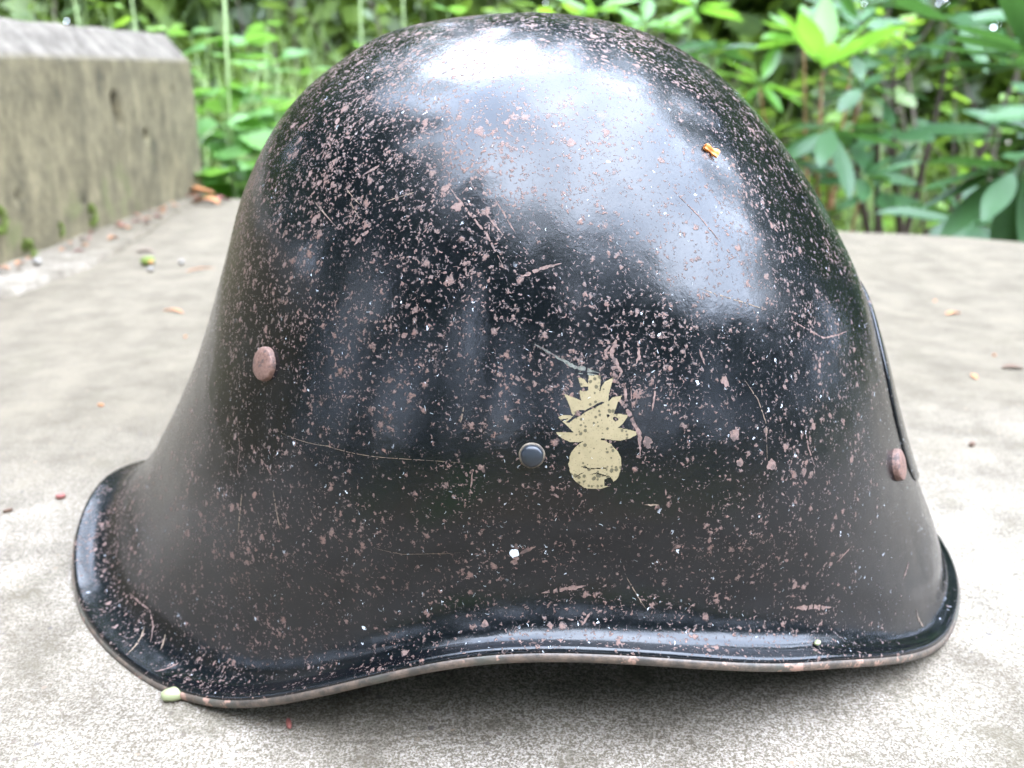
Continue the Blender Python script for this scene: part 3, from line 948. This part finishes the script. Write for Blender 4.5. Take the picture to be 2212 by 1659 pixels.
curled('twig_piece', (.1165, -.1305, 0), .0045, .0008, M['brownbit'], 'short dark thread of twig in front of the helmet at right', 'twig', -.35, 5)
curled('yellow_flake', (-.345, .548, 0), .016, .008, M['tan'], 'pale yellow leaf flake near the block, behind the dark green bud', 'leaf piece', .1, 6)
ellip('green_bud', (-.319, .486, .004), (.006, .005, .0045), M['moss'], 'dark green bud lying in the litter between block and helmet', 'bud', .4)
ellip('orange_flake', (-.3135, .479, .0045), (.0018, .0016, .0018), M['orange_dull'], 'orange speck in front of the dark green bud', 'leaf piece', .4)
ellip('pebble', (-.3065, .458, .003), (.0030, .0026, .0024), M['pebble'], 'cream pebble just in front of the dark green bud', 'pebble', .4)
ellip('pebble', (-.290, .487, .0032), (.0030, .0026, .0024), M['pebble'], 'white pebble right of the dark green bud', 'pebble', 1.4, 0, 3)
ellip('pebble', (-.398, .452, .0105), (.0042, .0036, .0032), M['pebble'], 'round white pebble on the mortar at the foot of the block', 'pebble', .3, 0, 4)
curled('twig_piece', (-.266, .465, 0), .024, .0022, M['orange_dull'], 'long thin orange needle lying between block and helmet', 'twig', .55, 8)
curled('orange_flake', (-.240, .322, 0), .018, .003, M['orange_dull'], 'narrow reddish flake close to the back of the helmet', 'leaf piece', -.45, 10)
curled('dead_leaf', (-.415, .905, .007), .050, .022, M['orange_dull'], 'orange dead leaf at the far corner of the block', 'leaf piece', .2, 11, None, .6)
curled('dead_leaf', (-.386, .862, .002), .036, .018, M['orange_dull'], 'smaller orange dead leaf in front of the one at the block corner', 'leaf piece', -.3, 12, None, .6)
curled('dead_leaf', (-.372, .885, .002), .024, .014, M['redbit'], 'reddish dead leaf beside the block corner', 'leaf piece', .9, 13, None, .6)
rr = random.Random(11)
for i in range(46):
    t = rr.random() ** .8
    y = .40 + .52 * t
    x = -.410 + rr.uniform(-.006, .020) * (1 if y < .75 else .5)
    z = .0095 - max(0, (x + .41)) * .20
    curled('litter_flake', (x, y, z), rr.uniform(.004, .010), rr.uniform(.002, .005), M[rr.choice(['orange_dull', 'redbit', 'orange_dull', 'brownbit'])],
           'orange or reddish leaf crumb in the litter along the foot of the concrete block', 'leaf crumb', rr.uniform(0, 3), 20 + i, 'leaf crumbs along the foot of the block', .8)
for i in range(12):
    y = rr.uniform(-.08, .55); x = rr.choice([rr.uniform(-.36, -.17), rr.uniform(.19, .42)])
    ellip('grit_grain', (x, y, .0006), (rr.uniform(.0008, .0018), rr.uniform(.0006, .0012), .0008), M[rr.choice(['pebble', 'brownbit', 'brownbit', 'orange_dull'])],
          'tiny loose grit grain scattered on the open concrete slab', 'grit', rr.uniform(0, 3), 0, i, 'grit grains scattered on the slab')

def moss(loc, rad, label, seed):
    r = random.Random(seed)
    V, F = [], []
    for i in range(260):
        a, el = r.uniform(0, 6.28), r.uniform(-1.2, 1.5)
        d = Vector((abs(math.cos(el) * math.cos(a)) * .6, math.cos(el) * math.sin(a), math.sin(el) * 1.25))
        p = d * rad * r.uniform(.5, 1)
        q = d.normalized().orthogonal().normalized() * rad * .10
        b = len(V)
        V += [p - q, p + q, p + d.normalized() * rad * .35]
        F.append((b, b + 1, b + 2))
    props(link('moss_tuft', mesh_obj('moss_tuft', V, F, M['moss']).data, None, loc), label, 'moss')
    bpy.data.objects.remove([o for o in COL.objects if o.name.startswith('moss_tuft') and o.get('category') is None][0])
moss((-.420, .612, .025), .0085, 'small moss tuft low on the block face, farther along', 1)
moss((-.420, .445, .046), .009, 'moss tuft on the block face at the left edge of the picture', 2)
moss((-.420, .480, .012), .010, 'moss tuft at the foot of the block beside the white pebble', 3)
moss((-.420, .545, .022), .005, 'thin moss tuft in the middle of the block foot', 4)

# ------------------------------------------------------------ garden plants
r = random.Random(21)
def up(j=.35): return (r.uniform(-j, j), r.uniform(-j, j) - .25, 1)

A = shrub('rhododendron', 'rhododendron with long drooping grey green leaves at the right edge, nearest the slab', 'shrub', (.66, .86, GZ), [
    ((.585, .78, .050), (0, -.25, 1), 'rhodo', 9, .110, .0), ((.575, .77, .172), (.1, -.1, 1), 'rhodo', 7, .105, .3),
    ((.72, .95, .10), up(), 'rhodo', 12, .12), ((.78, .85, .0), up(), 'rhodo', 12, .12),
    ((.62, .92, -.04), up(), 'rhodo', 12, .12, .1), ((.74, 1.0, .06), up(), 'rhodo', 11, .12)], r, 'twig', 'rhododendrons behind the slab', .006)
# explicit leaves of the two nearest whorls, hanging towards the picture
for d, L, k in (((-1, -.15, -.28), .125, 0), ((-1, -.1, -.10), .115, 0), ((-.9, -.3, -.55), .12, 1), ((-.15, -.3, -1), .115, 1), ((-1, .1, .12), .10, 2), ((.2, -.4, -.9), .11, 1)):
    link('leaf', LEAF['rhodo'][k], A, Vector((.585, .775, .055)) - A.location, frame(d, r.uniform(-.3, .3)), L)
for d, L, k in (((-1, 0, .30), .13, 0), ((-1, -.1, .02), .12, 2), ((-1, .1, -.12), .10, 0), ((-.4, -.1, .9), .12, 1), ((-.15, -.1, 1), .12, 0)):
    link('leaf', LEAF['rhodo'][k], A, Vector((.575, .765, .165)) - A.location, frame(d, r.uniform(-.3, .3)), L)
Bs = shrub('rhododendron', 'rhododendron whose upright young leaves glow bright green, right of the helmet dome', 'shrub', (.47, 1.12, GZ), [
    ((.435, 1.05, .160), (.05, -.25, 1), 'new', 9, .105, .75, .8), ((.446, 1.02, .080), (0, -.2, 1), 'rhodo', 8, .11, -.15),
    ((.374, 1.15, .136), up(), 'new', 10, .08), ((.52, 1.12, .13), up(), 'rhodo', 11, .09), ((.40, 1.10, .03), up(), 'rhodo', 11, .085),
    ((.50, 1.02, .01), up(), 'rhodo', 11, .085), ((.45, 1.2, .20), up(), 'new', 10, .08), ((.36, 1.05, .06), up(), 'small', 12, .06),
    ((.53, 1.2, .22), up(), 'rhodo', 9, .09), ((.44, 1.0, -.05), up(), 'small', 12, .05)], r, 'redtwig', 'rhododendrons behind the slab', .0035)
Cs = shrub('rhododendron', 'rhododendron with small light green whorls rising just behind the helmet crown', 'shrub', (.20, 1.12, GZ), [
    ((.176, 1.0, .212), up(), 'new', 10, .062, .2), ((.26, 1.1, .238), up(), 'new', 10, .065, .3), ((.12, 1.1, .235), up(), 'new', 10, .06),
    ((.22, 1.06, .17), up(), 'rhodo', 11, .07), ((.30, 1.12, .18), up(), 'rhodo', 11, .07), ((.08, 1.02, .20), up(), 'new', 10, .06),
    ((.16, 1.15, .12), up(), 'rhodo', 11, .07), ((.28, 1.0, .10), up(), 'new', 10, .06), ((.02, 1.1, .22), up(), 'small', 10, .05)], r, 'stem', 'rhododendrons behind the slab', .003)
Ds = shrub('rhododendron', 'dark leggy rhododendron with bare crooked stems behind the nearest one', 'shrub', (.72, 1.32, GZ), [
    ((.627, 1.25, .055), up(), 'rhodo', 9, .135), ((.722, 1.3, .227), up(), 'rhodo', 9, .135), ((.596, 1.2, -.029), up(), 'rhodo', 8, .12),
    ((.691, 1.1, -.06), up(), 'rhodo', 10, .09), ((.84, 1.3, .16), up(), 'rhodo', 9, .135), ((.65, 1.35, .17), up(), 'rhodo', 9, .135),
    ((.58, 1.32, .12), up(), 'small', 12, .06), ((.90, 1.2, .05), up(), 'rhodo', 9, .135), ((.60, 1.4, .26), up(), 'rhodo', 10, .1)], r, 'twig', 'rhododendrons behind the slab', .007)

def broad_plant(name, label, base, tips, kind, L, group, rad=.0016, per=5, stem='stem'):
    root = empty(name, base, label=label, cat='plant', group=group)
    B = Vector(base)
    V, F = [], []
    for (tp, nl) in tips:
        p = Vector(tp) - B
        pts = [Vector((0, 0, -.02)), Vector((p.x * .2, p.y * .2, p.z * .35)), Vector((p.x * .55, p.y * .55, p.z * .7)), p]
        tube_geo(pts, [rad * 1.3, rad * 1.1, rad, rad * .5], 6, V, F)
        for i in range(nl):
            s = 1 - i * .085 / max(.2, p.length) * 1.2
            q = pts[2].lerp(pts[3], max(0, (s - .55) / .45)) if s > .55 else pts[1].lerp(pts[2], max(0, s) / .55)
            for side in (0, math.pi):
                w = i * 1.57 + side + r.uniform(-.4, .4)
                d = Vector((math.cos(w), math.sin(w), r.uniform(-.25, .45)))
                add_leaf(root, kind, q, d, L * r.uniform(.65, 1.15) * (.7 + .3 * min(1, i / 2)), r)
    mesh_obj('stem', V, F, M[stem], root)
    return root
g = 'broad leaved weeds behind the slab at left'
def T(*pts): return [(p, random.Random(int(abs(p[0] * 1e4))).randint(3, 5)) for p in pts]
broad_plant('broad_leaved_weed', 'weed with broad pale green leaves hanging over the slab edge beside the block', (-.37, 1.02, GZ),
    T((-.351, 1.0, .053), (-.385, .985, .030), (-.31, 1.0, .06), (-.405, 1.03, .09), (-.33, 1.04, .10)), 'broad', .115, g)
broad_plant('broad_leaved_weed', 'taller weed with broad leaves on pale stems, right behind the block corner', (-.40, 1.16, GZ),
    T((-.404, 1.15, .202), (-.351, 1.15, .176), (-.431, 1.12, .131), (-.38, 1.2, .16), (-.45, 1.15, .19)), 'broad', .11, g)
broad_plant('broad_leaved_weed', 'yellower broad leaved weed between block and helmet dome', (-.29, 1.12, GZ),
    T((-.30, 1.10, .12), (-.26, 1.08, .07), (-.338, 1.2, .128), (-.25, 1.15, .15), (-.21, 1.1, .10)), 'lime', .07, g)
broad_plant('broad_leaved_weed', 'broad leaved weed low behind the helmet at left', (-.25, 1.0, GZ),
    T((-.27, .98, .03), (-.22, 1.0, .05), (-.18, .98, .04), (-.30, 1.03, .08)), 'broad', .075, g)
broad_plant('broad_leaved_weed', 'distant broad leaved weed in the gap left of the helmet dome', (-.50, 1.45, GZ),
    T((-.50, 1.42, .18), (-.42, 1.4, .13), (-.36, 1.45, .16), (-.56, 1.4, .22), (-.45, 1.5, .24)), 'broad', .07, g)
broad_plant('lime_leaved_plant', 'lime yellow leaved plant peeping over the top of the block', (-.60, 1.12, GZ),
    T((-.617, 1.1, .262), (-.58, 1.12, .25), (-.54, 1.10, .232), (-.64, 1.14, .27), (-.50, 1.12, .215)), 'lime', .048, None)
broad_plant('pale_leaved_plant', 'pale green young plant just above the helmet crown', (.0, .95, GZ),
    T((.03, .92, .235), (-.02, .95, .232), (.06, .96, .24), (-.06, .95, .215)), 'lime', .045, None)
broad_plant('grey_leaved_plant', 'grey green broad plant behind the left shoulder of the helmet', (-.12, 1.05, GZ),
    T((-.12, 1.02, .20), (-.07, 1.0, .21), (-.17, 1.05, .17), (-.09, 1.1, .24)), 'broad', .06, None)

# straight pale flower stalks and grass
def stalk(base, top, label, lean=.02, rad=.0022, side=3):
    B = Vector(base); p = Vector(top) - B
    root = empty('flower_stalk', base, label=label, cat='stalk', group='pale upright stalks behind the slab')
    V, F = [], []
    pts = [Vector((0, 0, 0)), p * .35 + Vector((lean, 0, 0)), p * .7 + Vector((lean * .6, 0, 0)), p]
    tube_geo(pts, [rad * 1.2, rad * 1.1, rad, rad * .6], 7, V, F)
    for i in range(side):
        q = pts[1].lerp(pts[3], (i + 1) / (side + 1)); w = r.uniform(0, 6.28)
        tube_geo([q, q + Vector((math.cos(w) * .03, math.sin(w) * .03, .035)), q + Vector((math.cos(w) * .05, math.sin(w) * .05, .09))], [rad * .6, rad * .5, rad * .3], 5, V, F)
    mesh_obj('stem', V, F, M['stem'], root)
    for i in range(2): add_leaf(root, 'broad', pts[1].lerp(pts[3], r.random()), (r.uniform(-1, 1), r.uniform(-1, 1), .2), .04, r)
for i, (bx, by, tx, tz, lb) in enumerate((
    (-.40, 1.08, -.398, .34, 'straight pale stalk rising beside the block corner'),
    (-.22, 1.25, -.17, .36, 'leaning stalk left of the helmet dome'), (-.20, 1.2, -.23, .34, 'forked stalk above the left shoulder of the helmet'),
    (-.62, 1.25, -.60, .38, 'brownish stalk standing behind the block'), )):
    stalk((bx, by, GZ), (tx, by, tz), lb, .02 if i % 2 else -.02, .0028 if i == 0 else .0019)

def grass_clump(name, base, n, h, spread, label, seed):
    q = random.Random(seed)
    V, F = [], []
    for i in range(n):
        a, rad0 = q.uniform(0, 6.28), q.uniform(0, spread * .5)
        x, y = math.cos(a) * rad0, math.sin(a) * rad0
        b = q.uniform(0, 6.28); hh = h * q.uniform(.55, 1.1); ln = q.uniform(.1, .5) * hh; w = q.uniform(.002, .0045)
        s = len(V)
        for k in range(6):
            t = k / 5
            cx, cy, cz = x + math.cos(b) * ln * t * t, y + math.sin(b) * ln * t * t, hh * (t - .18 * t * t)
            ww = w * (1 - t) + .0002
            V += [(cx - math.sin(b) * ww, cy + math.cos(b) * ww, cz), (cx + math.sin(b) * ww, cy - math.cos(b) * ww, cz)]
        for k in range(5): F.append((s + 2 * k, s + 2 * k + 1, s + 2 * k + 3, s + 2 * k + 2))
    o = mesh_obj(name, V, F, M['grass']); o.location = base
    return props(o, label, 'grass', kind='stuff')
for i, (x, y, n, h, sp) in enumerate(((-.15, 1.35, 260, .80, .30), (-.45, 1.7, 320, .85, .5), (.05, 1.6, 320, .86, .4), (.9, 1.9, 200, .6, .5), (-.85, 1.5, 260, .9, .5), (.45, 2.2, 260, .8, .6))):
    grass_clump('tall_grass', (x, y, GZ), n, h, sp, ['yellowish tall grass left of the helmet dome', 'tall grass farther back behind the block', 'tall grass behind the helmet crown', 'short grass under the shrubs at right', 'tall grass behind the block at the left edge', 'grass between the far shrubs'][i], i)

# looser small-leaved shrubs farther back, each leaf its own
def small_shrub(label, base, rx, rz_, n, kind, L, seed, z0=.10):
    q = random.Random(seed)
    root = empty('garden_shrub', base, label=label, cat='shrub', group='small leaved shrubs in the garden')
    V, F = [], []
    for i in range(n):
        a = q.uniform(0, 6.28); el = q.uniform(-.2, 1)
        p = Vector((math.cos(a) * rx * q.uniform(.3, 1), math.sin(a) * rx * .7 * q.uniform(.3, 1), z0 + rz_ * q.uniform(0, 1)))
        tube_geo([Vector((0, 0, 0)), Vector((p.x * .5, p.y * .5, p.z * .45)), p], [.005, .003, .0012], 4, V, F)
        for k in range(7):
            w = q.uniform(0, 6.28)
            link('leaf', q.choice(LEAF[kind]), root, p + Vector((0, 0, -.018 * k)), frame((math.cos(w), math.sin(w), q.uniform(-.3, .7)), q.uniform(-.7, .7)), L * q.uniform(.7, 1.2))
    mesh_obj('stem', V, F, M['twig'], root)
for i, a in enumerate((
    ('small leaved shrub filling the gap right of the helmet dome', (.55, 1.75, GZ), .40, .62, 32, 'small', .06),
    ('bright small leaved shrub behind the helmet crown', (.15, 1.85, GZ), .42, .75, 30, 'small', .055),
    ('yellow green shrub beyond the dark rhododendron', (1.05, 1.8, GZ), .42, .75, 30, 'lime', .05),
    ('small leaved shrub behind the weeds at left', (-.55, 2.1, GZ), .45, .85, 28, 'small', .065),
    ('shrub farther back behind the block', (-1.15, 1.9, GZ), .45, .9, 26, 'small', .06),
    ('dense shrub in the far right corner', (1.55, 2.2, GZ), .55, .9, 28, 'rhodo', .10),
    ('far shrub behind the tall grass', (-.15, 2.5, GZ), .55, .95, 26, 'small', .07),
    ('far shrub behind the right hand rhododendrons', (.80, 2.6, GZ), .6, 1.0, 28, 'small', .07))):
    small_shrub(*a, seed=40 + i, z0=.06)

# low ground plants and dead leaves on the soil: nobody could count them
def carpet(name, n, xr, yr, zr, sz, mat, seed, label, cat):
    q = np.random.default_rng(seed)
    V, F = [], []
    X, Y, Z = q.uniform(*xr, n), q.uniform(*yr, n), q.uniform(*zr, n)
    for x, y, z in zip(X, Y, Z):
        d = q.normal(size=3); d[2] = d[2] * .4 + .1; d /= np.linalg.norm(d)
        e = np.cross(d, q.normal(size=3)); e /= np.linalg.norm(e)
        s = sz * q.uniform(.6, 1.3); b = len(V); p = np.array([x, y, z])
        V += [p, p + d * s * .5 + e * s * .28, p + d * s, p + d * s * .5 - e * s * .28]
        F.append((b, b + 1, b + 2, b + 3))
    return props(mesh_obj(name, V, F, mat, smooth=False), label, cat, kind='stuff')
carpet('ground_cover', 9000, (-3, 3.5), (1.3, 5), (GZ, GZ + .16), .06, M['small'], 1, 'low leafy ground cover in the garden behind the slab', 'ground cover')
carpet('leaf_litter', 6000, (-3, 3.5), (.9, 5), (GZ + .01, GZ + .03), .05, M['orange_dull'], 2, 'brown leaf litter on the garden soil', 'leaf litter')
def hedge_mass():
    q = np.random.default_rng(5)
    for name, n, r0, r1, hh, a0, a1, s0, s1, lab in (
            ('far_foliage', 60000, 3.4, 4.6, 2.3, 35, 145, .08, .15, 'dense green foliage closing the garden behind the shrubs'),
            ('outer_hedge', 34000, 5.0, 6.0, 2.6, 0, 360, .12, .22, 'tall dark hedge all round the garden')):
        ang = np.radians(q.uniform(a0, a1, n)); rad = q.uniform(r0, r1, n) + .4 * np.sin(ang * 9)
        top = hh * (1 + .18 * np.sin(ang * 7) + .12 * np.sin(ang * 17 + 1))
        P = np.stack([rad * np.cos(ang), rad * np.sin(ang), GZ + q.uniform(0, 1, n) * top], -1)
        d = q.normal(size=(n, 3)); d /= np.linalg.norm(d, axis=1)[:, None]
        e = np.cross(d, q.normal(size=(n, 3))); e /= np.linalg.norm(e, axis=1)[:, None]
        s = q.uniform(s0, s1, n)[:, None]
        V = np.stack([P, P + d * s * .5 + e * s * .3, P + d * s, P + d * s * .5 - e * s * .3], 1).reshape(-1, 3)
        F = np.arange(4 * n).reshape(-1, 4)
        props(mesh_obj(name, V, F, M['small' if name == 'far_foliage' else 'crown'], smooth=False), lab, 'foliage', kind='stuff')
hedge_mass()

# ------------------------------------------------------------ trees round the garden (seen as reflections in the helmet)
def crown_mesh(seed, n=11000):
    q = np.random.default_rng(seed)
    cl = [(q.normal(size=3) * [.42, .42, .33], q.uniform(.16, .34)) for _ in range(34)]
    V, F = [], []
    for i in range(n):
        c, rad = cl[q.integers(len(cl))]
        d = q.normal(size=3); d /= np.linalg.norm(d)
        p = c + d * rad * q.uniform(.55, 1.0)
        a = q.normal(size=3); a /= np.linalg.norm(a); e = np.cross(a, d); e /= np.linalg.norm(e) + 1e-9
        s = q.uniform(.045, .085); b = len(V)
        V += [p, p + a * s * .5 + e * s * .35, p + a * s, p + a * s * .5 - e * s * .35]; F.append((b, b + 1, b + 2, b + 3))
    me = bpy.data.meshes.new('crown'); me.from_pydata([tuple(v) for v in V], [], F); me.materials.append(M['crown'])
    return me
CROWN = [crown_mesh(s) for s in (1, 2, 3)]
def trunk_mesh(seed):
    q = random.Random(seed); V, F = [], []
    tube_geo([(0, 0, 0), (.02, 0, .3), (-.02, .02, .6), (.01, 0, .95)], [.045, .035, .025, .008], 10, V, F)
    for i in range(7):
        z = .35 + i * .08; a = i * 2.4; L = q.uniform(.2, .35)
        tube_geo([(0, 0, z), (math.cos(a) * L * .5, math.sin(a) * L * .5, z + .08), (math.cos(a) * L, math.sin(a) * L, z + .2)], [.014, .009, .004], 6, V, F)
    me = bpy.data.meshes.new('trunk'); me.from_pydata([tuple(v) for v in V], [], F); me.materials.append(M['bark'])
    return me
TRUNK = [trunk_mesh(1), trunk_mesh(2)]
def tree(az, dist, elev, width, label, i):
    h = dist * math.tan(R(elev)) - GZ
    x, y = dist * math.cos(R(az)), dist * math.sin(R(az))
    root = empty('garden_tree', (x, y, GZ), i * 1.3, label=label, cat='tree', group='trees round the garden')
    link('trunk', TRUNK[i % 2], root, None, None, h)
    link('crown', CROWN[i % 3], root, (0, 0, h * .60), (0, 0, i * 2.1), (width, width, h * .50))
for i, a in enumerate(TREES):
    tree(*a, 'broadleaf tree standing round the garden outside the picture', i)
